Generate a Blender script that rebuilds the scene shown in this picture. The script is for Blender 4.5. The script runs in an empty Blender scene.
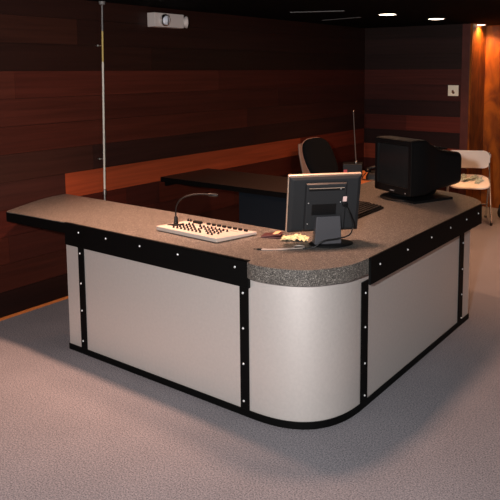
import bpy, bmesh, math, random
from mathutils import Vector, Matrix
random.seed(7)
S = bpy.context.scene
C = S.collection
PI = math.pi

# ------------------------------------------------------------------ materials
def lin(c):
    return tuple(((v/255)/12.92 if v/255 <= .04045 else ((v/255+.055)/1.055)**2.4) for v in c)

def mat(name, col, rough=.5, metal=0, spec=.5, bump=0, bscale=200, var=0, vscale=60, coat=0, linear=False):
    m = bpy.data.materials.new(name); m.use_nodes = True
    nt = m.node_tree; N = nt.nodes; L = nt.links
    b = N['Principled BSDF']
    c = col if linear else lin(col)
    b.inputs['Base Color'].default_value = (*c, 1)
    b.inputs['Roughness'].default_value = rough
    b.inputs['Metallic'].default_value = metal
    b.inputs['Specular IOR Level'].default_value = spec
    b.inputs['Coat Weight'].default_value = coat
    tc = N.new('ShaderNodeTexCoord')
    if var:
        n = N.new('ShaderNodeTexNoise'); n.inputs['Scale'].default_value = vscale; n.inputs['Detail'].default_value = 5
        L.new(tc.outputs['Object'], n.inputs['Vector'])
        r = N.new('ShaderNodeMapRange'); r.inputs[1].default_value = .3; r.inputs[2].default_value = .7
        r.inputs[3].default_value = 1-var; r.inputs[4].default_value = 1+var
        L.new(n.outputs['Fac'], r.inputs[0])
        v = N.new('ShaderNodeVectorMath'); v.operation = 'SCALE'; v.inputs[0].default_value = c
        L.new(r.outputs[0], v.inputs['Scale']); L.new(v.outputs[0], b.inputs['Base Color'])
    if bump:
        n = N.new('ShaderNodeTexNoise'); n.inputs['Scale'].default_value = bscale; n.inputs['Detail'].default_value = 3
        L.new(tc.outputs['Object'], n.inputs['Vector'])
        bp = N.new('ShaderNodeBump'); bp.inputs['Strength'].default_value = bump; bp.inputs['Distance'].default_value = .002
        L.new(n.outputs['Fac'], bp.inputs['Height']); L.new(bp.outputs[0], b.inputs['Normal'])
    return m

def emis(name, col, s):
    m = bpy.data.materials.new(name); m.use_nodes = True
    b = m.node_tree.nodes['Principled BSDF']
    b.inputs['Base Color'].default_value = (*lin(col), 1)
    b.inputs['Emission Color'].default_value = (*lin(col), 1)
    b.inputs['Emission Strength'].default_value = s
    return m

def speckle(name):
    m = bpy.data.materials.new(name); m.use_nodes = True
    nt = m.node_tree; N = nt.nodes; L = nt.links; b = N['Principled BSDF']
    tc = N.new('ShaderNodeTexCoord')
    v = N.new('ShaderNodeTexVoronoi'); v.inputs['Scale'].default_value = 330
    L.new(tc.outputs['Object'], v.inputs['Vector'])
    sp = N.new('ShaderNodeSeparateColor'); L.new(v.outputs['Color'], sp.inputs[0])
    cr = N.new('ShaderNodeValToRGB'); e = cr.color_ramp; e.interpolation = 'CONSTANT'
    e.elements[0].position = 0; e.elements[0].color = (.034, .030, .027, 1)
    e.elements[1].position = .38; e.elements[1].color = (.085, .075, .067, 1)
    for p, c in ((.60, (.125, .110, .096)), (.84, (.19, .172, .152)), (.96, (.33, .30, .27))):
        q = e.elements.new(p); q.color = (*c, 1)
    L.new(sp.outputs[0], cr.inputs[0]); L.new(cr.outputs[0], b.inputs['Base Color'])
    b.inputs['Roughness'].default_value = .42
    b.inputs['Specular IOR Level'].default_value = .5
    return m

def carpet(name):
    m = bpy.data.materials.new(name); m.use_nodes = True
    nt = m.node_tree; N = nt.nodes; L = nt.links; b = N['Principled BSDF']
    tc = N.new('ShaderNodeTexCoord')
    a = N.new('ShaderNodeTexNoise'); a.inputs['Scale'].default_value = 150; a.inputs['Detail'].default_value = 5; a.inputs['Roughness'].default_value = .75
    d = N.new('ShaderNodeTexNoise'); d.inputs['Scale'].default_value = 3; d.inputs['Detail'].default_value = 3
    L.new(tc.outputs['Object'], a.inputs['Vector']); L.new(tc.outputs['Object'], d.inputs['Vector'])
    cr = N.new('ShaderNodeValToRGB'); e = cr.color_ramp
    e.elements[0].position = .36; e.elements[0].color = (.066, .064, .074, 1)
    e.elements[1].position = .62; e.elements[1].color = (.262, .248, .266, 1)
    L.new(a.outputs['Fac'], cr.inputs[0])
    r = N.new('ShaderNodeMapRange'); r.inputs[3].default_value = .86; r.inputs[4].default_value = 1.14
    L.new(d.outputs['Fac'], r.inputs[0])
    v = N.new('ShaderNodeVectorMath'); v.operation = 'SCALE'
    L.new(cr.outputs[0], v.inputs[0]); L.new(r.outputs[0], v.inputs['Scale']); L.new(v.outputs[0], b.inputs['Base Color'])
    b.inputs['Roughness'].default_value = .95; b.inputs['Specular IOR Level'].default_value = .1
    bp = N.new('ShaderNodeBump'); bp.inputs['Strength'].default_value = .35; bp.inputs['Distance'].default_value = .002
    L.new(a.outputs['Fac'], bp.inputs['Height']); L.new(bp.outputs[0], b.inputs['Normal'])
    return m

def plank_mat(name, axis):
    """wood boards: each board takes its colour from the colour attribute, grain runs along `axis`."""
    m = bpy.data.materials.new(name); m.use_nodes = True
    nt = m.node_tree; N = nt.nodes; L = nt.links; b = N['Principled BSDF']
    at = N.new('ShaderNodeAttribute'); at.attribute_name = 'board'
    tc = N.new('ShaderNodeTexCoord'); mp = N.new('ShaderNodeMapping')
    mp.inputs['Scale'].default_value = {'x': (1.2, 14, 40), 'y': (14, 1.2, 40), 'z': (14, 14, 1.5)}[axis]
    L.new(tc.outputs['Object'], mp.inputs['Vector'])
    n = N.new('ShaderNodeTexNoise'); n.inputs['Scale'].default_value = 1; n.inputs['Detail'].default_value = 6; n.inputs['Distortion'].default_value = .6
    L.new(mp.outputs[0], n.inputs['Vector'])
    r = N.new('ShaderNodeMapRange'); r.inputs[1].default_value = .25; r.inputs[2].default_value = .75; r.inputs[3].default_value = .72; r.inputs[4].default_value = 1.28
    L.new(n.outputs['Fac'], r.inputs[0])
    v = N.new('ShaderNodeVectorMath'); v.operation = 'SCALE'
    L.new(at.outputs['Color'], v.inputs[0]); L.new(r.outputs[0], v.inputs['Scale']); L.new(v.outputs[0], b.inputs['Base Color'])
    b.inputs['Roughness'].default_value = .5; b.inputs['Specular IOR Level'].default_value = .25
    bp = N.new('ShaderNodeBump'); bp.inputs['Strength'].default_value = .15; bp.inputs['Distance'].default_value = .002
    L.new(n.outputs['Fac'], bp.inputs['Height']); L.new(bp.outputs[0], b.inputs['Normal'])
    return m

def burl(name):
    m = bpy.data.materials.new(name); m.use_nodes = True
    nt = m.node_tree; N = nt.nodes; L = nt.links; b = N['Principled BSDF']
    tc = N.new('ShaderNodeTexCoord'); mp = N.new('ShaderNodeMapping'); mp.inputs['Scale'].default_value = (6, 6, 2.6)
    L.new(tc.outputs['Object'], mp.inputs['Vector'])
    n = N.new('ShaderNodeTexNoise'); n.inputs['Scale'].default_value = 1; n.inputs['Detail'].default_value = 6; n.inputs['Distortion'].default_value = 1.6
    L.new(mp.outputs[0], n.inputs['Vector'])
    cr = N.new('ShaderNodeValToRGB'); e = cr.color_ramp
    e.elements[0].position = .32; e.elements[0].color = (.10, .020, .003, 1)
    e.elements[1].position = .68; e.elements[1].color = (.34, .092, .007, 1)
    L.new(n.outputs['Fac'], cr.inputs[0]); L.new(cr.outputs[0], b.inputs['Base Color'])
    b.inputs['Roughness'].default_value = .4; b.inputs['Specular IOR Level'].default_value = .3
    return m

M = dict(
    carpet=carpet('grey carpet'), ceil=mat('dark ceiling', (14, 13, 13), .9, spec=.05),
    left=plank_mat('cedar boards left', 'y'), back=plank_mat('cedar boards back', 'x'), burl=burl('figured amber veneer'),
    trim=mat('orange stained trim', (176, 96, 44), .5, var=.1),
    pier=mat('dark red wood pier', (88, 46, 40), .5, spec=.3, var=.12, vscale=14),
    panel=mat('pale mottled laminate', (216, 209, 204), .42, .55, spec=.6, var=.03, vscale=70, bump=.12, bscale=500),
    black=mat('black laminate', (4, 4, 4), .6, spec=.12), top=speckle('speckled laminate'),
    ctop=mat('dark brown laminate', (44, 34, 30), .5, spec=.2, var=.12, vscale=150), navy=mat('blue black panel', (14, 21, 28), .6, spec=.15),
    chrome=mat('chrome', (225, 225, 225), .15, 1), steel=mat('brushed steel', (190, 188, 182), .35, 1),
    bolt=mat('bolt steel', (235, 235, 235), .35, .6, spec=.8),
    cream=mat('cream console metal', (168, 158, 150), .5), knob=mat('black knob', (9, 9, 10), .45, spec=.25), red=mat('red knob', (150, 30, 25), .4),
    blackp=mat('black plastic', (11, 11, 12), .45, spec=.28, bump=.08, bscale=600), darkp=mat('charcoal plastic', (36, 37, 39), .5, spec=.3, bump=.06, bscale=600),
    greyp=mat('grey stand plastic', (66, 66, 70), .5, spec=.3), silver=mat('silver bezel', (196, 170, 150), .35, .3),
    screen=mat('switched off glass', (26, 28, 29), .2, spec=.4), lcd=mat('dark lcd', (12, 12, 14), .25),
    white=mat('white chair plastic', (232, 222, 212), .4), label=mat('pink white sticker', (224, 190, 184), .5),
    ivory=mat('ivory plate', (255, 248, 226), .45), brown=mat('brown toggle', (110, 74, 44), .5),
    paper=mat('cream paper', (205, 182, 138), .8, var=.15, vscale=40), wallet=mat('maroon leather', (66, 34, 36), .45), card=mat('orange card', (222, 160, 122), .5),
    bill=mat('blue green paper', (165, 182, 178), .8, var=.5, vscale=60), cable=mat('grey cable', (150, 138, 130), .35), bcable=mat('black cable', (10, 10, 11), .4),
    fabric=mat('black fabric', (13, 14, 16), .9, bump=.3, bscale=400, spec=.15), piping=mat('grey brown piping', (150, 112, 96), .6), shell=mat('taupe plastic shell', (158, 126, 110), .55),
    sidewood=mat('orange wood', (176, 100, 48), .45, var=.15, vscale=12), grey=mat('grey housing', (196, 184, 178), .5), glass=mat('lamp lens', (236, 240, 250), .25, .2),  # lamp lens: whitish colour stands in for the flash reflected in it
    brass=mat('yellowed paint', (186, 160, 90), .5), polew=mat('pale pole paint', (205, 196, 182), .4), poleg=mat('grey pole paint', (110, 106, 104), .5), rubber=mat('black rubber', (12, 12, 12), .7), pink=mat('pink red plastic', (170, 60, 70), .5),
    streak=mat('vent grey', (92, 88, 86), .6), lamp=emis('lit lamp lens', (255, 232, 205), 14),
)

# ------------------------------------------------------------------ mesh helpers
def BM(): return bmesh.new()

def tag(o, label=None, cat=None, group=None, kind=None):
    if label: o['label'] = label
    if cat: o['category'] = cat
    if group: o['group'] = group
    if kind: o['kind'] = kind
    return o

def obj(name, bm, m, parent=None, smooth=False, bevel=0, seg=2, auto=35):
    bmesh.ops.recalc_face_normals(bm, faces=bm.faces)
    me = bpy.data.meshes.new(name)
    if smooth:
        for f in bm.faces: f.smooth = True
        lim = math.radians(auto)
        for e in bm.edges:
            if len(e.link_faces) == 2 and e.calc_face_angle(0) > lim: e.smooth = False
    bm.to_mesh(me); bm.free()
    for q in (m if isinstance(m, (list, tuple)) else [m]): me.materials.append(q)
    o = bpy.data.objects.new(name, me); C.objects.link(o)
    if parent: o.parent = parent
    if bevel:
        b = o.modifiers.new('bevel', 'BEVEL'); b.width = bevel; b.segments = seg; b.limit_method = 'ANGLE'; b.angle_limit = math.radians(40)
    return o

def thing(name, loc, rz, label, cat, group=None):
    o = bpy.data.objects.new(name, None); C.objects.link(o)
    o.location = loc; o.rotation_euler = (0, 0, rz); o.empty_display_size = .1
    return tag(o, label, cat, group)

def box(bm, x0, x1, y0, y1, z0, z1, mtx=None, mi=0):
    vs = [bm.verts.new((x, y, z)) for x in (x0, x1) for y in (y0, y1) for z in (z0, z1)]
    if mtx is not None:
        for v in vs: v.co = mtx @ v.co
    for f in ((0, 1, 3, 2), (4, 6, 7, 5), (0, 4, 5, 1), (2, 3, 7, 6), (0, 2, 6, 4), (1, 5, 7, 3)):
        q = bm.faces.new([vs[i] for i in f]); q.material_index = mi
    return vs

def prism(bm, pts, z0, z1, mtx=None):
    """vertical prism over the outline pts (x, y)"""
    a = [bm.verts.new((x, y, z0)) for x, y in pts]; b = [bm.verts.new((x, y, z1)) for x, y in pts]
    if mtx is not None:
        for v in a+b: v.co = mtx @ v.co
    n = len(pts)
    bm.faces.new(a[::-1]); bm.faces.new(b)
    for i in range(n): bm.faces.new((a[i], a[(i+1) % n], b[(i+1) % n], b[i]))

def tube(bm, pts, r, n=10, closed=False, cap=True):
    pts = [Vector(p) for p in pts]; rings = []; k = len(pts)
    nrm = None
    for i, p in enumerate(pts):
        if closed: d = pts[(i+1) % k]-pts[i-1]
        else: d = pts[min(i+1, k-1)]-pts[max(i-1, 0)]
        d.normalize()
        if nrm is None:
            nrm = d.orthogonal().normalized()
        nrm = (nrm-d*nrm.dot(d)).normalized(); bn = d.cross(nrm)
        rr = r[i] if isinstance(r, (list, tuple)) else r
        rings.append([bm.verts.new(p+(nrm*math.cos(2*PI*j/n)+bn*math.sin(2*PI*j/n))*rr) for j in range(n)])
    for i in range(k if closed else k-1):
        a, b = rings[i], rings[(i+1) % k]
        for j in range(n): bm.faces.new((a[j], a[(j+1) % n], b[(j+1) % n], b[j]))
    if cap and not closed:
        bm.faces.new(rings[0][::-1]); bm.faces.new(rings[-1])

def lathe(bm, prof, n=20, mtx=None):
    """prof: (radius, height) pairs turned about z"""
    rings = []
    for r, z in prof:
        ring = [bm.verts.new((r*math.cos(2*PI*j/n), r*math.sin(2*PI*j/n), z)) for j in range(n)]
        if mtx is not None:
            for v in ring: v.co = mtx @ v.co
        rings.append(ring)
    for a, b in zip(rings, rings[1:]):
        for j in range(n): bm.faces.new((a[j], a[(j+1) % n], b[(j+1) % n], b[j]))
    bm.faces.new(rings[0][::-1]); bm.faces.new(rings[-1])

def loft(bm, rings):
    R = [[bm.verts.new(p) for p in r] for r in rings]; n = len(R[0])
    for a, b in zip(R, R[1:]):
        for j in range(n): bm.faces.new((a[j], a[(j+1) % n], b[(j+1) % n], b[j]))
    bm.faces.new(R[0][::-1]); bm.faces.new(R[-1])

def rrect(w, h, r, n=5, cx=0, cy=0):
    out = []
    for sx, sy, a0 in ((1, 1, 0), (-1, 1, 90), (-1, -1, 180), (1, -1, 270)):
        for i in range(n+1):
            a = math.radians(a0+90*i/n)
            out.append((cx+sx*(w/2-r)+r*math.cos(a), cy+sy*(h/2-r)+r*math.sin(a)))
    return out

def spline(pts, n=8, closed=False):
    P = [Vector(p) for p in pts]; out = []; k = len(P)
    for i in range(k if closed else k-1):
        if closed: a, b, c, d = P[i-1], P[i], P[(i+1) % k], P[(i+2) % k]
        else: a, b, c, d = P[max(i-1, 0)], P[i], P[i+1], P[min(i+2, k-1)]
        for j in range(n):
            t = j/n
            out.append(.5*((2*b)+(c-a)*t+(2*a-5*b+4*c-d)*t*t+(3*b-a-3*c+d)*t**3))
    if not closed: out.append(P[-1])
    return out

RX = lambda a: Matrix.Rotation(a, 4, 'X')
RY = lambda a: Matrix.Rotation(a, 4, 'Y')
RZ = lambda a: Matrix.Rotation(a, 4, 'Z')
T = lambda *v: Matrix.Translation(v)

# ------------------------------------------------------------------ the room
WX, WY, CZ = -2.457, 4.898, 2.10
AY = 5.35           # amber veneer wall, set back past the end of the planked wall
X1, Y0 = 4.2, -4.2
b = BM(); box(b, WX-.2, X1, Y0, AY+.2, -.1, 0); tag(obj('floor', b, M['carpet']), kind='structure')
b = BM(); box(b, WX-.2, X1, Y0, AY+.2, CZ, CZ+.1); tag(obj('ceiling', b, M['ceil']), kind='structure')

ROW = .1785
WOOD = .48
def planks(name, m, rows, place, x0, x1, normal_axis):
    """rows: for every course a list of (end, colour); boards are thin boxes on a backing, small V gaps between"""
    b = BM(); lay = b.loops.layers.float_color.new('board')
    for k, segs in enumerate(rows):
        z0, z1 = k*ROW+.0012, min((k+1)*ROW-.0012, CZ)
        s = x0
        for end, col in segs:
            e = min(end, x1); n0 = len(b.faces)
            if e-s > .01:
                vs = place(b, s+.0008, e-.0008, z0, z1)
                c = (*[q*WOOD for q in lin(col)], 1)
                b.faces.ensure_lookup_table()
                for f in list(b.faces)[n0:]:
                    for l in f.loops: l[lay] = c
            s = e
    n0 = len(b.faces); place(b, x0, x1, 0, CZ, True); b.faces.ensure_lookup_table()
    for f in list(b.faces)[n0:]:
        for l in f.loops: l[lay] = (.006, .003, .002, 1)
    return tag(obj(name, b, m), kind='structure')

def pl_left(b, s, e, z0, z1, back=False):
    if back: return box(b, WX-.1, WX-.006, s, e, z0, z1)
    return box(b, WX-.006, WX, s, e, z0, z1)
def pl_back(b, s, e, z0, z1, back=False):
    if back: return box(b, s, e, WY+.006, WY+.1, z0, z1)
    return box(b, s, e, WY, WY+.006, z0, z1)

rows_left = [
    [(-.9, (49, 19, 12)), (1.4, (43, 16, 10)), (9, (62, 24, 16))],
    [(-.4, (71, 29, 19)), (1.9, (81, 32, 20)), (9, (64, 26, 17))],
    [(.1, (92, 36, 23)), (2.4, (83, 33, 23)), (9, (74, 30, 20))],
    [(-.6, (90, 35, 23)), (1.1, (87, 33, 23)), (1.45, (74, 30, 23)), (9, (96, 37, 23))],
    [(.553, (81, 42, 34)), (3.5, (200, 88, 50)), (9, (132, 52, 34))],
    [(.8, (82, 44, 34)), (2.7, (66, 36, 30)), (9, (68, 36, 28))],
    [(-.2, (108, 50, 35)), (2.6, (100, 44, 31)), (9, (83, 39, 29))],
    [(.9, (103, 46, 33)), (3.1, (91, 40, 29)), (9, (83, 37, 28))],
    [(.2, (112, 52, 37)), (2.2, (105, 46, 33)), (9, (96, 40, 29))],
    [(1.4, (60, 31, 23)), (9, (52, 28, 20))],
    [(.7, (74, 38, 27)), (9, (56, 29, 22))],
    [(9, (56, 29, 22))],
]
planks('wall_left', M['left'], rows_left, pl_left, Y0, WY+.1, 'x')
rows_back = [
    [(9, (70, 30, 24))], [(9, (96, 42, 32))], [(9, (80, 34, 28))], [(9, (170, 74, 50))],
    [(9, (54, 30, 28))], [(-1.9, (106, 46, 38)), (9, (126, 54, 42))], [(9, (60, 32, 30))],
    [(9, (92, 44, 38))], [(9, (106, 50, 42))], [(9, (60, 38, 34))], [(9, (66, 42, 38))], [(9, (54, 36, 32))],
]
PX = -1.245
planks('wall_back', M['back'], rows_back, pl_back, WX, PX, 'y')
b = BM(); box(b, PX, -1.157, WY-.012, AY, 0, CZ); tag(obj('trim_1', b, M['pier'], bevel=.003), kind='structure')
b = BM(); box(b, -1.157, X1, AY, AY+.1, 0, CZ); tag(obj('wall_far', b, M['burl']), kind='structure')
b = BM(); box(b, -1.157, -1.137, WY-.004, AY, 0, CZ); tag(obj('wall_return', b, M['burl']), kind='structure')
# quarter round at the foot of the left wall
b = BM(); prism(b, [(0, 0), (.014, 0), (.0125, .006), (.008, .0115), (0, .014)], Y0, WY, Matrix(((1, 0, 0, WX), (0, 0, 1, 0), (0, 1, 0, 0), (0, 0, 0, 1))))
tag(obj('baseboard_left', b, M['trim'], smooth=True), kind='structure')
# two slim grey streaks on the ceiling, built as framed strips
for i, (p, q) in enumerate((((-1.87, 2.47), (-1.43, 2.64)), ((-2.14, 3.43), (-1.66, 3.33)))):
    d = Vector(q)-Vector(p)
    t = thing('ceiling_streak', (p[0], p[1], CZ), math.atan2(d.y, d.x),
              ('slim grey streak on the dark ceiling, the nearer one' , 'slim grey streak on the dark ceiling, nearer the row of round lights')[i], 'streak')
    b = BM(); l = d.length
    box(b, 0, l, -.012, -.007, -.006, 0); box(b, 0, l, .007, .012, -.006, 0); box(b, 0, .006, -.007, .007, -.006, 0); box(b, l-.006, l, -.007, .007, -.006, 0)
    obj('frame', b, M['streak'], t)
    b = BM(); box(b, .006, l-.006, -.002, .002, -.005, -.001); obj('centre_bar', b, M['streak'], t)

# ------------------------------------------------------------------ the reception counter
H = .75
def arc(off=0, n=22, e=2.7):
    out = []
    for i in range(n+1):
        a = PI/2*i/n
        s, c = math.sin(a)**(2/e), math.cos(a)**(2/e)
        out.append((-.4+(.4+off)*s, .4-(.4+off)*c))
    return out

def offset_strip(path, t):
    """closed outline for a wall of thickness t inside the path (path runs with the outside on its right)"""
    inner = []
    for i, p in enumerate(path):
        a = Vector(path[max(i-1, 0)]); c = Vector(path[min(i+1, len(path)-1)])
        d = (c-a).normalized(); inner.append((p[0]-d.y*t, p[1]+d.x*t))
    return list(path)+inner[::-1]

counter = thing('reception_counter', (0, 0, 0), 0, 'pale panelled reception counter with black frame and a rounded corner, standing on the carpet', 'counter')
L0, YE = -1.7157, 1.79
b = BM(); prism(b, offset_strip([(L0, 0), (-.40, 0)], .02), .03, .695); obj('front_panel', b, M['panel'], counter)
b = BM(); prism(b, offset_strip(arc(), .02), .03, .677); obj('curved_panel', b, M['panel'], counter, smooth=True)
b = BM(); prism(b, offset_strip([(0, .40), (0, YE)], .02), .03, .695); obj('side_panel', b, M['panel'], counter)
b = BM(); box(b, L0, L0+.02, .0205, .50, .03, .695); obj('end_panel', b, M['panel'], counter)
b = BM(); box(b, -.50, -.0205, YE-.02, YE, .03, .695); obj('end_panel', b, M['panel'], counter)
path = [(L0-.004, .5), (L0-.004, -.004), (-.40, -.004)]
b = BM()
prism(b, offset_strip([(L0-.004, -.005)]+[(-.42, -.005)]+[(x, y) for x, y in arc(.005)]+[(.005, YE+.004)], .045), 0, .034)
box(b, L0-.004, L0+.03, .03, .50, 0, .033); box(b, -.5, -.03, YE-.03, YE+.004, 0, .033)
obj('kick_base', b, M['black'], counter)

def bolt(parent, pos, nrm):
    b = BM(); q = Vector(nrm).to_track_quat('Z', 'Y').to_matrix().to_4x4()
    r = .0047
    lathe(b, [(r*1.25, -.001), (r*1.25, .0006), (r, .0012), (r*.92, .003), (r*.6, .0046), (r*.15, .0052)], 12, T(*pos) @ q)
    return obj('bolt', b, M['bolt'], parent, smooth=True, auto=60)

def strip_y(x0, x1, zs, bx):
    b = BM(); box(b, x0, x1, -.005, 0, .034, .626); s = obj('cover_strip', b, M['black'], counter, bevel=.001, seg=1)
    for z in zs: bolt(s, (bx, -.005, z), (0, -1, 0))
def strip_x(y0, y1, zs, by):
    b = BM(); box(b, 0, .005, y0, y1, .034, .626); s = obj('cover_strip', b, M['black'], counter, bevel=.001, seg=1)
    for z in zs: bolt(s, (.005, by, z), (1, 0, 0))
strip_y(-1.607, -1.556, (.589, .415, .257, .078), -1.589)
strip_y(-.438, -.386, (.593, .425, .254, .073), -.418)
strip_x(.350, .414, (.568, .401, .223, .063), .386)
strip_x(1.600, 1.672, (.532, .365, .202, .049), 1.652)
b = BM(); box(b, -1.708, -.375, -.014, -.0005, .6245, .754); f = obj('fascia', b, M['black'], counter, bevel=.0015, seg=1)
for x in (-1.582, -1.352, -1.088, -.818, -.456): bolt(f, (x, -.014, .711), (0, -1, 0))
b = BM(); box(b, .040, .052, .345, 1.845, .6245, .753); f = obj('fascia', b, M['black'], counter, bevel=.0015, seg=1)
for y in (.437, .739, 1.04, 1.313, 1.569, 1.777): bolt(f, (.052, y, .703), (1, 0, 0))

# worktop: one continuous speckled top, thick rounded nose at the corner, thin black edge on the wall end
nose = [tuple(p) for p in spline([(-.375, -.022, 0), (-.335, -.038, 0), (-.275, -.038, 0), (-.196, -.022, 0), (-.123, .008, 0), (-.063, .054, 0), (-.011, .130, 0), (.024, .210, 0), (.040, .345, 0)], 5)]
nose = [(p[0], p[1]) for p in nose]
wend = [(p[0], p[1]) for p in spline([(-1.708, -.006, 0), (-2.10, -.022, 0), (-2.225, -.032, 0), (-2.262, -.022, 0), (-2.287, .02, 0), (-2.36, .18, 0), (-2.425, .34, 0), (-2.452, .45, 0)], 5)]
bend = [(p[0], p[1]) for p in spline([(.040, 1.845, 0), (.020, 1.915, 0), (-.03, 1.985, 0), (-.09, 2.045, 0), (-.172, 2.095, 0), (-.26, 2.135, 0), (-.40, 2.17, 0)], 5)]
outline = [(-1.708, -.0005), (-.375, -.0005)]+nose+[(.040, 1.845)]+bend[1:]+[(-.93, 2.25), (-.95, 2.25), (-.95, 1.50), (-.56, 1.50), (-.56, .549), (-2.452, .549)]+wend[::-1][:-1]
top = thing('worktop', (0, 0, 0), 0, 'speckled grey-brown worktop running round the counter with a thick rounded corner nose', 'worktop')
b = BM(); prism(b, outline, .695, H)
bmesh.ops.triangulate(b, faces=[q for q in b.faces if len(q.verts) > 6])
obj('slab', b, M['top'], top)
out_ = offset_strip(nose, -.0015)[len(nose):][::-1]
b = BM(); prism(b, offset_strip(out_, .03), .677, .7497); obj('nose_edge', b, M['top'], top, smooth=True)
b = BM(); prism(b, offset_strip([(x, y) for x, y in wend[::-1]], -.004), .690, .7465)
obj('edge_band', b, M['black'], top, smooth=True)
b = BM(); prism(b, offset_strip([(-2.45, .549), (-.56, .549)], .004), .695, .7485); obj('edge_band', b, M['black'], top)
b = BM(); prism(b, offset_strip(bend, .003), .695, .749); obj('edge_band', b, M['black'], top, smooth=True)

# ------------------------------------------------------------------ dark return desk between the wall and the counter
d = thing('return_desk', (-1.70, 1.75, 0), 0, 'dark brown desk top running from the planked wall behind the counter', 'desk')
b = BM(); box(b, -.752, .748, -.285, .285, .712, H-.002); obj('desk_top', b, M['ctop'], d)
b = BM(); box(b, -.752, .748, -.289, -.285, .710, H-.003); obj('edge_band', b, M['black'], d)
b = BM(); box(b, .045, .745, -.262, -.244, .0, .712); obj('front_panel', b, M['navy'], d)
for x in (.045, .727):
    b = BM(); box(b, x, x+.018, -.243, .25, .0, .712); obj('end_panel', b, M['navy'], d)
b = BM(); box(b, -.755, -.735, -.24, .25, .668, .712); obj('wall_batten', b, M['black'], d)

# ------------------------------------------------------------------ sound console
ang = math.radians(-2)
con = thing('mixing_console', (-.900, .265, H), 0, 'low cream mixing console with rows of black knobs on the front worktop', 'console')
W2, D2 = .235, .118
b = BM()
P = [(-.240, -.110, .026), (.200, -.125, .026), (.262, .125, .019), (-.220, .105, .019)]
Q = [(x, y, .004) for x, y, z in P]
loft(b, [Q, P]); obj('housing', b, M['cream'], con, bevel=.003)
b = BM(); box(b, -.20, .18, -.095, .09, 0, .006); obj('base_pad', b, M['blackp'], con)
def knob(x, y, r=.006, h=.016, m='knob'):
    b = BM(); lathe(b, [(r*1.15, .0), (r*1.1, h*.4), (r*.85, h*.45), (r*.8, h), (r*.4, h*1.02)], 10, T(x, y, .0228-y*.030)); return obj('knob', b, M[m], con, smooth=True)
for j in range(4):
    for i in range(11):
        if (i+j*2) % 9 == 8: continue
        knob(-.140+i*.027+(j % 2)*.0135, -.080+j*.035, .0056, .012)
for i in range(8):
    b = BM(); x = -.045+i*.037; box(b, x-.011, x+.011, .086, .098, .018, .031); obj('button', b, M['knob'], con, bevel=.002)
for x, y in ((-.20, .095), (-.18, .095), (-.215, .02)): knob(x, y, .006, .014)
b = BM(); box(b, -.145, -.09, .072, .095, .019, .033); obj('meter_block', b, M['knob'], con, bevel=.003)
b = BM(); prism(b, [(-.212, -.055), (-.155, -.045), (-.148, .0), (-.16, .02), (-.175, -.015), (-.212, -.03)], .022, .0275); obj('recessed_grip', b, M['knob'], con)
for i in range(3):
    b = BM(); x = .0+i*.07; box(b, x, x+.05, .055, .0575, .0208, .0222); obj('marking', b, M['red'], con)

# gooseneck
gp = (-1.098, .262, H+.0262)
g = thing('gooseneck_microphone', gp, math.radians(30), 'thin black gooseneck microphone arching over the cream mixing console', 'microphone')
b = BM(); lathe(b, [(.014, 0), (.014, .006), (.011, .008), (.010, .034), (.006, .040)], 16); obj('base', b, M['blackp'], g, smooth=True)
pts = spline([(0, 0, .036), (0, 0, .07), (.006, 0, .10), (.024, 0, .128), (.056, 0, .148), (.10, 0, .160), (.15, 0, .164), (.185, 0, .162)], 6)
b = BM(); tube(b, pts, .0042, 8); obj('neck', b, M['blackp'], g, smooth=True)
b = BM(); lathe(b, [(.004, 0), (.0085, .004), (.010, .012), (.0105, .045), (.008, .054), (.004, .057)], 14, T(.180, 0, .162) @ RY(math.radians(94))); obj('microphone_head', b, M['knob'], g, smooth=True)

# ------------------------------------------------------------------ thin flat monitor seen from behind
ml = thing('flat_monitor', (-.232, .462, H), math.radians(47), 'black flat screen monitor seen from behind, standing on the rounded counter corner', 'monitor')
# local: -y is the rear (towards the camera), the screen faces +y
b = BM(); lathe(b, [(.110, 0), (.112, .003), (.108, .007), (.09, .011), (.02, .013)], 36, Matrix.Diagonal((1, .72, 1, 1))); obj('base', b, M['blackp'], ml, smooth=True)
b = BM()
loft(b, [[(-.026+x*.068, -.012+y*.030, .010) for x, y in ((-1, -1), (1, -1), (1, 1), (-1, 1))],
         [(-.026+x*.064, -.026+y*.022, .085) for x, y in ((-1, -1), (1, -1), (1, 1), (-1, 1))],
         [(-.026+x*.060, -.036+y*.014, .150) for x, y in ((-1, -1), (1, -1), (1, 1), (-1, 1))]])
obj('stand', b, M['greyp'], ml, bevel=.004)
mt = T(-.036, .030, .058) @ RX(math.radians(13))
def mpart(name, m, pr, bev=.0, par=None, smooth=False):
    b = BM()
    for a in pr: box(b, *a, mtx=mt)
    return obj(name, b, m, par or ml, bevel=bev)
HW, HH = .183, .300
sc_ = mpart('bezel', M['silver'], [(-HW, HW, .012, .030, 0, HH)], .003)
mpart('screen', M['lcd'], [(-HW+.015, HW-.015, .0300, .0306, .018, HH-.015)], 0, sc_)
b = BM()
R_ = lambda w, z0, z1, y: [tuple(mt @ Vector(p)) for p in ((-w, y, z0), (w, y, z0), (w, y, z1), (-w, y, z1))]
loft(b, [R_(HW-.003, .003, HH-.003, .013), R_(HW-.004, .004, HH-.004, -.002), R_(HW-.022, .02, HH-.016, -.012)])
bk = obj('rear_shell', b, M['darkp'], ml, bevel=.002)
b = BM()
loft(b, [R_(.105, .02, HH-.028, -.011), R_(.098, .026, HH-.036, -.030)])
obj('rear_hump', b, M['darkp'], bk, bevel=.003)
mpart('carry_slot', M['silver'], [(-.088, .088, -.0312, -.0295, HH-.056, HH-.0535)], 0, bk)
mpart('carry_recess', M['blackp'], [(-.088, .088, -.0310, -.0295, HH-.068, HH-.057)], 0, bk)
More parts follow.
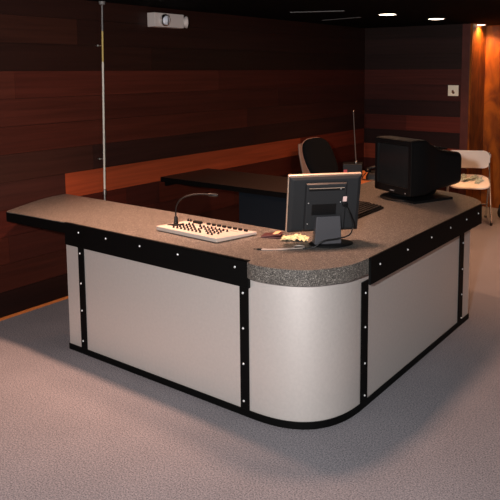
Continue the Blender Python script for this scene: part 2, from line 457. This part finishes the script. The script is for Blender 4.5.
mpart('vent_panel', M['blackp'], [(-.070, .052, -.0312, -.0295, .105, .162)]+[(-.066, .048, -.0322, -.031, .111+i*.008, .114+i*.008) for i in range(6)], 0, bk)
mpart('sticker', M['label'], [(.084, .104, -.0325, -.029, .172, .198)], .001, bk)
mpart('socket', M['blackp'], [(.082, .106, -.040, -.029, .148, .166)], .002, bk)
for x, z in ((-.088, .17), (-.088, .06), (.072, .17), (.07, HH-.06)):
    b = BM(); lathe(b, [(.0028, 0), (.0028, .0015)], 10, mt @ T(x, -.0300, z) @ RX(PI/2)); obj('screw', b, M['bolt'], bk)
b = BM()
e0 = mt @ Vector((.094, -.040, .155))
K = Vector((-.03, 0, .0))
tube(b, spline([tuple(e0), (.062, -.064, .19), (.078, -.072, .15), (.088, -.076, .105), (.070, -.080, .062), (.010, -.082, .047), (-.060, -.085, .040), (-.10, -.080, .014), (-.13, -.075, .005), (-.16, -.072, .0035)], 7), .0034, 8)
obj('video_cable', b, M['bcable'], ml, smooth=True)

# ------------------------------------------------------------------ keyboard
kb = thing('keyboard', (-.475, 1.135, H), math.radians(91), 'black computer keyboard lying on the worktop just right of the flat monitor', 'keyboard')
b = BM(); prism(b, [(-.082, 0), (.082, 0), (.082, .016), (.04, .026), (-.082, .014)], -.225, .225, Matrix(((0, 0, 1, 0), (1, 0, 0, 0), (0, 1, 0, 0), (0, 0, 0, 1))))
obj('case', b, M['blackp'], kb, bevel=.003)
for r in range(6):
    y = -.066+r*.023+(.004 if r == 5 else 0); z = .0150+(y+.082)*.096 if y < .04 else .0265-(y-.04)*.24
    b = BM(); n = 21
    for i in range(n):
        x = -.211+i*.0201+(r % 3)*.001
        box(b, x, x+.0172, y-.009, y+.009, z-.004, z+.008)
    tag(obj('key_row', b, M['knob'], kb, bevel=.0015, seg=1))

# ------------------------------------------------------------------ CRT monitor
crt = thing('tube_monitor', (-.372, 1.842, H), math.atan2(-.155, .33), 'bulky black tube monitor with dark screen on the far end of the worktop', 'monitor')
# local: -y is the screen side
b = BM(); lathe(b, [(.155, 0), (.158, .006), (.150, .014), (.10, .022), (.09, .034)], 32, T(-.05, -.10, 0)); 
box(b, -.13, .165, -.19, .14, 0, .016)
obj('swivel_base', b, M['blackp'], crt, bevel=.002)
b = BM(); lathe(b, [(.095, .028), (.11, .050)], 28, T(0, 0, 0)); obj('swivel_neck', b, M['blackp'], crt, smooth=True)
HWc = .188; z0, z1 = .048, .408
def cr_(w0, w1, za, zb, y, r=.015):
    return [(x, y, z) for x, z in rrect(w1-w0, zb-za, r, 4, (w0+w1)/2, (za+zb)/2)]
b = BM()
loft(b, [cr_(-HWc, HWc, z0+.004, z1, -.225), cr_(-HWc-.001, HWc+.001, z0+.004, z1+.002, -.20), cr_(-HWc, HWc, z0+.006, z1, -.115),
         cr_(-.165, .165, z0+.010, z1-.030, -.05), cr_(-.155, .155, z0+.022, z1-.070, .03, .03), cr_(-.146, .146, z0+.03, z1-.092, .125, .035), cr_(-.138, .138, z0+.042, z1-.104, .235, .04), cr_(-.115, .115, z0+.06, z1-.125, .250, .04)])
body = obj('cabinet', b, M['blackp'], crt, smooth=True)
b = BM()
o_ = [(x, z) for x, z in rrect(2*HWc-.004, z1-z0-.008, .014, 4, 0, (z0+z1)/2+.002)]
i_ = [(x, z) for x, z in rrect(.312, .276, .012, 4, 0, (z0+z1)/2+.010)]
loft(b, [[(x, -.2255, z) for x, z in o_], [(x, -.238, z) for x, z in o_], [(x, -.238, z) for x, z in i_], [(x, -.227, z) for x, z in [(q[0]*.985, (q[1]-.233)*.985+.233) for q in i_]]])
bz = obj('bezel', b, M['blackp'], crt, bevel=.002)
b = BM(); n = 12
g_ = [[None]*(n+1) for _ in range(n+1)]
for i in range(n+1):
    for j in range(n+1):
        u, v = -1+2*i/n, -1+2*j/n
        g_[i][j] = b.verts.new((u*.154, -.2275-.006*(1-.5*u*u-.5*v*v), .233+v*.136))
for i in range(n):
    for j in range(n): b.faces.new((g_[i][j], g_[i+1][j], g_[i+1][j+1], g_[i][j+1]))
obj('screen', b, M['screen'], crt, smooth=True)
b = BM(); box(b, -.022, .022, -.2392, -.2378, .066, .074); obj('badge', b, M['poleg'], bz)
b = BM(); box(b, .13, .138, -.2400, -.2378, .064, .072); obj('power_button', b, M['poleg'], bz)
b = BM()
for i in range(9): box(b, -.10, .10, -.04+i*.022, -.034+i*.022, z1-.075-.001*i, z1-.046-.0032*i)
obj('vent_ribs', b, M['blackp'], body)
b = BM(); box(b, .150, .158, -.02, -.015, .10, .105); obj('side_catch', b, M['poleg'], body)

# ------------------------------------------------------------------ small things beside the flat monitor
w = thing('wallet', (-.548, .405, H), math.radians(20), 'dark maroon folded wallet lying left of the flat monitor', 'wallet')
b = BM(); box(b, -.055, .050, -.034, .034, 0, .010); obj('lower_cover', b, M['wallet'], w, bevel=.004)
b = BM(); box(b, -.05, .052, -.032, .034, .011, .017, mtx=T(0, 0, .0) @ RY(math.radians(-7))); obj('upper_cover', b, M['wallet'], w, bevel=.003)
b = BM(); box(b, .012, .040, -.030, .033, .0200, .0225, mtx=RY(math.radians(-7))); obj('card', b, M['card'], w)
b = BM(); n = 14; rnd = random.Random(3)
g_ = [[b.verts.new(((i/n-.5)*.135+rnd.uniform(-.004, .004), (j/n-.5)*.085*(1-.25*(i % 3)/2)+rnd.uniform(-.004, .004), .004+max(0, rnd.gauss(.012, .007))*(1-abs(i/n-.5)))) for j in range(n+1)] for i in range(n+1)]
for i in range(n):
    for j in range(n): b.faces.new((g_[i][j], g_[i+1][j], g_[i+1][j+1], g_[i][j+1]))
o = obj('crumpled_paper', b, M['paper']); o.location = (-.418, .420, H); o.rotation_euler = (0, 0, math.radians(28))
o.modifiers.new('solid', 'SOLIDIFY').thickness = .002
tag(o, 'crumpled cream paper lying at the left foot of the flat monitor', 'paper')
c = thing('audio_cable', (-.455, .165, H), 0, 'thin grey cable looped on the worktop with a dark jack plug', 'cable')
b = BM(); tube(b, spline([(.0, .006, .004), (.05, .035, .0035), (.10, .065, .0035), (.12, .12, .0035), (.105, .150, .0035), (.13, .172, .004), (.155, .165, .004), (.155, .14, .0035), (.13, .11, .0035), (.09, .075, .0045), (.05, .025, .0035), (.015, .0, .0045)], 6), .0028, 8)
obj('lead', b, M['cable'], c, smooth=True)
b = BM(); tube(b, [(-.004, -.004, .005), (.016, .004, .005)], .0048, 10); tube(b, [(-.022, -.012, .005), (-.004, -.004, .005)], .0018, 8); obj('plug', b, M['knob'], c, smooth=True)

# ------------------------------------------------------------------ pole from worktop to ceiling
p = thing('wall_conduit', (-2.42, .846, 0), 0, 'thin pale conduit pole running up the planked wall behind the counter to the ceiling', 'pole')
p.rotation_euler = (-.0245, 0, 0)
b = BM(); lathe(b, [(.014, 0), (.014, .006), (.0075, .01), (.0075, .70), (.0125, .702), (.0125, .735), (.0075, .74)], 14); obj('lower_tube', b, M['steel'], p, smooth=True)
b = BM(); lathe(b, [(.0075, .738), (.0075, 1.67)], 14); obj('shaft', b, M['polew'], p, smooth=True)
b = BM(); lathe(b, [(.0068, 1.67), (.0068, 1.89)], 14); tag(obj('shaft', b, M['brass'], p, smooth=True), 'yellowed upper section')
b = BM(); lathe(b, [(.0062, 1.89), (.0062, 2.085)], 14); tag(obj('shaft', b, M['poleg'], p, smooth=True), 'grey top section')
b = BM(); lathe(b, [(.007, 2.07), (.022, 2.08), (.024, 2.099)], 16); obj('ceiling_cup', b, M['poleg'], p, smooth=True)
for z in (.965, 1.785):
    b = BM(); tube(b, [(0, 0, z), (-.012, -.030, z)], .003, 8); lathe(b, [(.006, -.006), (.006, .006)], 10, T(-.012, -.032, z)); tube(b, [(-.012, -.03, z), (-.034, -.03, z)], .004, 8); obj('clip', b, M['steel'], p, smooth=True)

# ------------------------------------------------------------------ emergency light on the left wall
e = thing('emergency_light', (WX, 1.535, 1.998), PI/2, 'grey box emergency light with two round lamps high on the planked wall', 'light')
# local: x runs along the wall (+x = towards the far wall), -y points into the room
b = BM(); box(b, -.170, .150, -.085, 0, -.054, .054); obj('housing', b, M['grey'], e, bevel=.003)
q = T(-.070, -.085, .0) @ RX(PI/2+math.radians(8))
b = BM(); lathe(b, [(.046, -.004), (.048, .012), (.044, .022), (.034, .024)], 24, q); obj('lamp_ring', b, M['chrome'], e, smooth=True)
b = BM(); lathe(b, [(.036, .018), (.034, .030), (.024, .038), (.01, .042), (.002, .043)], 24, q); obj('lamp_lens', b, M['glass'], e, smooth=True)
b = BM(); box(b, -.074, -.066, -.130, -.125, -.040, .040); obj('lamp_guard', b, M['poleg'], e)
q = T(.150, -.045, -.002) @ RY(PI/2) @ RX(math.radians(35))
b = BM(); lathe(b, [(.020, -.006), (.022, .012), (.046, .040), (.050, .052), (.046, .056)], 24, q); obj('lamp_housing', b, M['grey'], e, smooth=True)
b = BM(); lathe(b, [(.043, .054), (.03, .062), (.004, .066)], 24, q); obj('lamp_lens', b, M['glass'], e, smooth=True)

# ------------------------------------------------------------------ switch plate
s = thing('wall_switch', (-1.335, WY, 1.368), 0, 'square cream switch plate with a small brown toggle on the dark planks', 'switch')
b = BM(); box(b, -.061, .061, -.010, 0, -.060, .060); obj('plate', b, M['ivory'], s, bevel=.004)
b = BM(); box(b, -.012, .006, -.020, -.009, -.026, .006); obj('toggle', b, M['brown'], s, bevel=.002)
b = BM(); lathe(b, [(.015, 0), (.013, .006)], 14, T(.004, -.010, -.022) @ RX(PI/2)); obj('dial', b, M['brown'], s, smooth=True)

# ------------------------------------------------------------------ downlights
LP = [(-1.305, 3.186), (-1.170, 3.970), (-1.148, 5.105)]
LL = ['round recessed ceiling light, lit, the nearest and leftmost of the row', 'round recessed ceiling light, lit, in the middle of the row of three', 'round recessed ceiling light, lit, right above the amber wood wall']
for (x, y), lb in zip(LP, LL):
    t = thing('ceiling_light', (x, y, CZ), 0, lb, 'ceiling light', 'recessed lights in the dark ceiling')
    b = BM(); n = 32
    loft(b, [[(r*math.cos(2*PI*i/n), r*math.sin(2*PI*i/n), z) for i in range(n)] for r, z in ((.080, 0), (.095, 0), (.096, -.004), (.080, -.007), (.078, -.003))])
    obj('ring', b, M['blackp'], t, smooth=True)
    b = BM(); lathe(b, [(.078, -.001), (.078, -.004), (.05, -.008), (.01, -.009)], 32); obj('lens', b, M['lamp'], t, smooth=True)

# ------------------------------------------------------------------ white folding chair
def folding_chair(name, loc, rz, label):
    t = thing(name, loc, rz, label, 'chair')
    # local: the sitter faces -y
    b = BM()
    for k in (0, 1):
        pass
    def back_ring(y, sh=0):
        return [(x, y+.05*(x/.23)**2*-1+.0, z) for x, z in rrect(.45-sh, .190-sh, .065, 6, 0, .640)]
    loft(b, [back_ring(.158), back_ring(.170)]); obj('backrest', b, M['white'], t, smooth=True)
    b = BM(); 
    pr = [(x, y) for x, y in rrect(.42, .37, .11, 7, 0, -.045)]
    tl = lambda x, y, z: (x, y, z+y*.21)
    loft(b, [[tl(x, y, .425) for x, y in pr], [tl(x, y, .438) for x, y in pr], [tl(x*.95, y*.95-.002, .446) for x, y in pr]]); obj('seat', b, M['white'], t, smooth=True)
    for sx in (-1, 1):
        X = sx*.222
        b = BM(); tube(b, [(X, .150, .715), (X, .135, .64), (X, .06, .45), (X, -.22, .012)], .0105, 10); obj('leg', b, M['chrome'], t, smooth=True)
        b = BM(); tube(b, [(X*.93, -.02, .415), (X*.93, .05, .25), (X*.93, .17, .012)], .0105, 10); obj('leg', b, M['chrome'], t, smooth=True)
        b = BM(); box(b, X-.014, X+.014, .138, .165, .66, .70); obj('bracket', b, M['white'], t, bevel=.003)
        for y, xx in ((-.22, X), (.17, X*.93)):
            b = BM(); lathe(b, [(.013, 0), (.013, .03)], 10, T(xx, y, 0)); obj('foot', b, M['rubber'], t, smooth=True)
    b = BM(); tube(b, [(-.206, .095, .16), (.206, .095, .16)], .007, 8); obj('crossbar', b, M['chrome'], t, smooth=True)
    return t
fc = folding_chair('folding_chair', (-1.010, 4.550, 0), math.radians(24), 'white folding chair with chrome legs standing by the amber wood wall')
b = BM(); n = 10; rnd = random.Random(9)
for k in range(7):
    cx, cy, a = rnd.uniform(-.10, .12), rnd.uniform(-.10, .03), rnd.uniform(0, PI)
    g = []
    for i in range(5):
        for j in range(3):
            v = Matrix.Rotation(a, 3, 'Z') @ Vector(((i/4-.5)*.11, (j/2-.5)*.05, 0)); g.append(b.verts.new((cx+v.x, cy+v.y, .001+k*.003+abs(rnd.gauss(.008, .008)))))
    for i in range(4):
        for j in range(2): b.faces.new((g[i*3+j], g[(i+1)*3+j], g[(i+1)*3+j+1], g[i*3+j+1]))
o = obj('crumpled_notes', b, M['bill']); o.location = (-1.010, 4.550, .438); o.rotation_euler = (math.radians(12), 0, math.radians(24))
o.modifiers.new('solid', 'SOLIDIFY').thickness = .0015
tag(o, 'loose pile of crumpled blue-green papers on the white chair seat', 'papers', kind='stuff')

# ------------------------------------------------------------------ black office chair behind the return desk
oc = thing('office_chair', (-1.90, 3.12, 0), math.radians(82), 'black office chair with round back and pale piping behind the dark desk', 'chair')
prof = [(0, .235), (.10, .228), (.17, .19), (.205, .12), (.215, .03), (.208, -.06), (.185, -.13), (.12, -.17), (0, -.18)]
full = [(x, z) for x, z in prof]+[(-x, z) for x, z in prof[-2:0:-1]]
full = [(v.x, v.y) for v in spline([(x, z, 0) for x, z in full], 4, True)]
tb = T(0, 0, .60) @ RX(math.radians(-26)) @ T(0, 0, -.60)
def oring(s, y): return [tuple(tb @ Vector((x*s, y+.45*x*x, .745+z*s))) for x, z in full]
b = BM(); loft(b, [oring(.80, -.045), oring(.93, -.038), oring(.985, -.02), oring(1.0, 0)]); obj('backrest', b, M['fabric'], oc, smooth=True, auto=80)
b = BM(); tube(b, oring(1.005, 0), .0065, 8, closed=True); obj('piping', b, M['piping'], oc, smooth=True)
b = BM(); loft(b, [oring(.99, .002), oring(.95, .018), oring(.7, .026)]); obj('back_shell', b, M['blackp'], oc, smooth=True, auto=80)
b = BM(); loft(b, [[(x, y, z) for x, y in rrect(.42*s, .42*s, .12*s, 6, 0, -.24)] for s, z in ((.9, .42), (1, .44), (1, .475), (.9, .50))]); obj('seat', b, M['fabric'], oc, smooth=True, auto=80)
b = BM(); tube(b, spline([(0, -.1, .41), (0, .03, .40), (0, .06, .50), (0, .03, .68)], 6), .016, 10); obj('back_bar', b, M['blackp'], oc, smooth=True)
b = BM(); lathe(b, [(.05, .08), (.03, .11), (.022, .13), (.022, .41), (.07, .42)], 16, T(0, -.24, 0)); obj('gas_column', b, M['blackp'], oc, smooth=True)
for i in range(5):
    a = 2*PI*i/5+.3
    b = BM(); tube(b, [(0, -.24, .095), (.27*math.cos(a), -.24+.27*math.sin(a), .065)], [.022, .014], 8); lg = obj('leg', b, M['blackp'], oc, smooth=True)
    b = BM(); lathe(b, [(.02, -.014), (.026, -.012), (.026, .012), (.02, .014)], 14, T(.27*math.cos(a), -.24+.27*math.sin(a), .026) @ RZ(a) @ RX(PI/2)); obj('caster', b, M['rubber'], lg, smooth=True)

# taupe-shelled chair, only its narrow back shows left of the office chair
tc_ = thing('visitor_chair', (-2.27, 3.53, 0), math.radians(90), 'taupe plastic chair back showing just left of the black office chair', 'chair')
def sr(w, y, z, t): return [(-w, y, z), (w, y, z), (w, y+t, z), (-w, y+t, z)]
b = BM()
loft(b, [[(x, y, z) for x, y in rrect(2*w, .022, .010, 4, 0, yy)] for w, yy, z in ((.17, .02, .42), (.20, .03, .50), (.215, .05, .62), (.22, .075, .74), (.21, .09, .835), (.195, .095, .848))])
bkk = obj('backrest', b, M['shell'], tc_, smooth=True, auto=60)
for x in (-.17, .17):
    b = BM(); lathe(b, [(.006, 0), (.004, .004)], 10, T(x, .058, .73) @ RX(PI/2)); obj('rivet', b, M['bolt'], bkk)
b = BM(); loft(b, [[(x, y, z) for x, y in rrect(.42, .42, .06, 5, 0, -.19)] for z in (.42, .445)]); obj('seat', b, M['shell'], tc_, smooth=True)
for sx in (-1, 1):
    for sy in (-.36, -.02):
        b = BM(); tube(b, [(sx*.17, sy, .42), (sx*.20, sy*1.05, 0)], .011, 10); obj('leg', b, M['chrome'], tc_, smooth=True)

# ------------------------------------------------------------------ side table with receiver and telephone
st = thing('side_table', (-1.10, 2.70, 0), 0, 'small orange-brown wooden table tucked behind the far worktop edge', 'table')
b = BM(); box(b, -.35, .36, -.40, .34, .665, .69); obj('table_top', b, M['sidewood'], st, bevel=.004)
b = BM(); box(b, -.31, .33, -.37, -.35, .60, .665); box(b, -.31, .33, .29, .31, .60, .665); box(b, -.31, -.29, -.35, .29, .60, .665); box(b, .31, .33, -.35, .29, .60, .665); obj('apron', b, M['sidewood'], st)
for x in (-.30, .30):
    for y in (-.355, .285):
        b = BM(); box(b, x-.02, x+.02, y-.0, y+.04, 0, .60); obj('leg', b, M['sidewood'], st, bevel=.003)
ra = thing('radio_receiver', (-1.37, 2.69, .69), math.radians(30), 'small black receiver box with a tall silver aerial behind the flat monitor', 'radio')
b = BM(); box(b, -.085, .085, -.06, .06, .0, .115); obj('case', b, M['knob'], ra, bevel=.006)
b = BM(); box(b, -.07, .07, -.0625, -.0595, .02, .095); obj('front_plate', b, M['knob'], ra)
b = BM(); box(b, -.075, -.045, -.066, -.060, .03, .065); obj('indicator', b, M['pink'], ra, bevel=.002)
b = BM(); lathe(b, [(.012, .113), (.012, .128), (.006, .134)], 12, T(.03, 0, 0)); obj('aerial_socket', b, M['steel'], ra, smooth=True)
b = BM(); tube(b, [(.03, 0, .13), (.022, 0, .25), (.013, 0, .40), (.004, 0, .56)], [.0052, .0048, .004, .0034], 8); obj('aerial', b, M['steel'], ra, smooth=True)
b = BM(); lathe(b, [(.004, 0), (.006, .003), (.006, .008), (.003, .011)], 10, T(.004, 0, .556)); obj('aerial_tip', b, M['steel'], ra, smooth=True)
ph = thing('telephone', (-1.12, 2.70, .69), math.radians(20), 'black desk telephone beside the aerial box on the small table', 'telephone')
b = BM(); loft(b, [[(x, y, z) for x, y in rrect(.20*s, .18*s, .02, 4)] for s, z in ((1, 0), (1, .03), (.86, .055))]); obj('base', b, M['blackp'], ph, smooth=True)
b = BM(); tube(b, spline([(-.105, -.02, .070), (-.085, -.02, .086), (-.04, -.02, .098), (.04, -.02, .098), (.085, -.02, .086), (.105, -.02, .070)], 5), .012, 10)
for sx in (-1, 1): lathe(b, [(.024, 0), (.026, .018), (.018, .03)], 14, T(sx*.09, -.02, .058))
obj('handset', b, M['knob'], ph, smooth=True)
b = BM()
for i in range(3):
    for j in range(4): box(b, -.03+i*.022, -.015+i*.022, .012+j*.014, .022+j*.014, .053, .0585)
obj('keypad', b, M['poleg'], ph)
b = BM(); tube(b, spline([(-.1, -.02, .06), (-.13, -.06, .015), (-.12, -.11, .006), (-.05, -.13, .006), (.02, -.12, .006), (.04, -.09, .01)], 8), .004, 8); obj('cord', b, M['bcable'], ph, smooth=True)

# ------------------------------------------------------------------ hand truck whose wheel edges in at the right of the frame
ht = thing('hand_truck', (-.695, 4.80, 0), math.radians(15), 'black rubber wheel of a trolley at the right edge, beside the white chair', 'trolley')
for sy in (0, .26):
    b = BM(); lathe(b, [(.035, -.015), (.062, -.018), (.072, -.010), (.072, .010), (.062, .018), (.035, .015)], 28, T(0, sy, .072) @ RX(PI/2)); wh = obj('wheel', b, M['rubber'], ht, smooth=True)
    b = BM(); lathe(b, [(.015, -.022), (.034, -.017), (.034, .017), (.015, .022)], 20, T(0, sy, .072) @ RX(PI/2)); obj('hub', b, M['steel'], wh, smooth=True)
b = BM(); tube(b, [(0, -.03, .072), (0, .29, .072)], .008, 8); obj('axle', b, M['steel'], ht, smooth=True)
for y in (.05, .21):
    b = BM(); tube(b, [(.06, y, .015), (.06, y, .40), (.05, y, .95)], .012, 8); obj('upright', b, M['blackp'], ht, smooth=True)
b = BM(); box(b, .05, .25, .02, .24, 0, .006); obj('toe_plate', b, M['blackp'], ht)
b = BM(); tube(b, spline([(.05, .05, .94), (.03, .05, 1.03), (.02, .13, 1.07), (.03, .21, 1.03), (.05, .21, .94)], 5), .012, 8); obj('handle', b, M['blackp'], ht, smooth=True)
b = BM(); 
for z in (.3, .55, .8): tube(b, [(.06-.01*(z > .4), .05, z), (.06-.01*(z > .4), .21, z)], .008, 8)
box(b, .0, .06, .05, .065, .062, .082); box(b, .0, .06, .195, .21, .062, .082)
obj('crossbar', b, M['blackp'], ht, smooth=True)

# ------------------------------------------------------------------ camera
cam_d = bpy.data.cameras.new('camera'); cam = bpy.data.objects.new('camera', cam_d); C.objects.link(cam); S.camera = cam
yaw, pit, rol, f, ppx, ppy = .62789, -.11451, -.00416, 663.75881, 276.67722, 146.23021
fw = Vector((-math.sin(yaw)*math.cos(pit), math.cos(yaw)*math.cos(pit), math.sin(pit)))
rt = Vector((math.cos(yaw), math.sin(yaw), 0)); up = rt.cross(fw)
r2 = rt*math.cos(rol)+up*math.sin(rol); u2 = up*math.cos(rol)-rt*math.sin(rol)
R = Matrix((r2, u2, -fw)).transposed().to_4x4(); R.translation = Vector((1.43764, -2.29179, 1.60657))
cam.matrix_world = R
cam_d.sensor_width = 36; cam_d.lens = f/500*36; cam_d.shift_x = (250-ppx)/500; cam_d.shift_y = (ppy-250)/500
cam_d.clip_start = .05

# ------------------------------------------------------------------ lights
def spot(x, y, z, e, col, size=95, blend=.7, r=.06, to=None):
    l = bpy.data.lights.new('downlight', 'SPOT'); l.energy = e; l.color = col; l.spot_size = math.radians(size); l.spot_blend = blend; l.shadow_soft_size = r
    o = bpy.data.objects.new('downlight', l); C.objects.link(o); o.location = (x, y, z)
    if to: o.rotation_euler = (Vector(to)-Vector((x, y, z))).to_track_quat('-Z', 'Y').to_euler()
    return o
WARM = (1, .50, .28)
PINK = (1, .54, .36)
spot(-1.305, 3.186, CZ-.02, 40, WARM, 120)
spot(-1.170, 3.970, CZ-.02, 40, WARM, 120)
spot(-1.148, 5.105, CZ-.02, 230, (1, .50, .20), 150, .6)
spot(-1.45, .24, CZ-.02, 330, PINK, 95, 1)          # above the inside of the counter, out of the picture
spot(-.42, .50, CZ-.02, 200, PINK, 110, .8, r=.14)
spot(-1.0, 1.9, CZ-.02, 90, WARM, 110)
spot(-1.9, -1.3, CZ-.02, 40, PINK, 105)         # in front of the counter
spot(.30, 3.4, CZ-.02, 200, WARM, 110)
# the photographer's flash, beside the lens
fl = bpy.data.lights.new('camera flash', 'POINT'); fl.energy = 530; fl.color = (1, .98, .97); fl.shadow_soft_size = .05
o = bpy.data.objects.new('camera flash', fl); C.objects.link(o); o.location = R @ Vector((-.34, .16, .05))

wd = bpy.data.worlds.new('world'); S.world = wd; wd.use_nodes = True
bg = wd.node_tree.nodes['Background']; bg.inputs[0].default_value = (.55, .5, .5, 1); bg.inputs[1].default_value = .08
S.view_settings.view_transform = 'Standard'; S.view_settings.look = 'None'; S.view_settings.exposure = 0; S.view_settings.gamma = 1
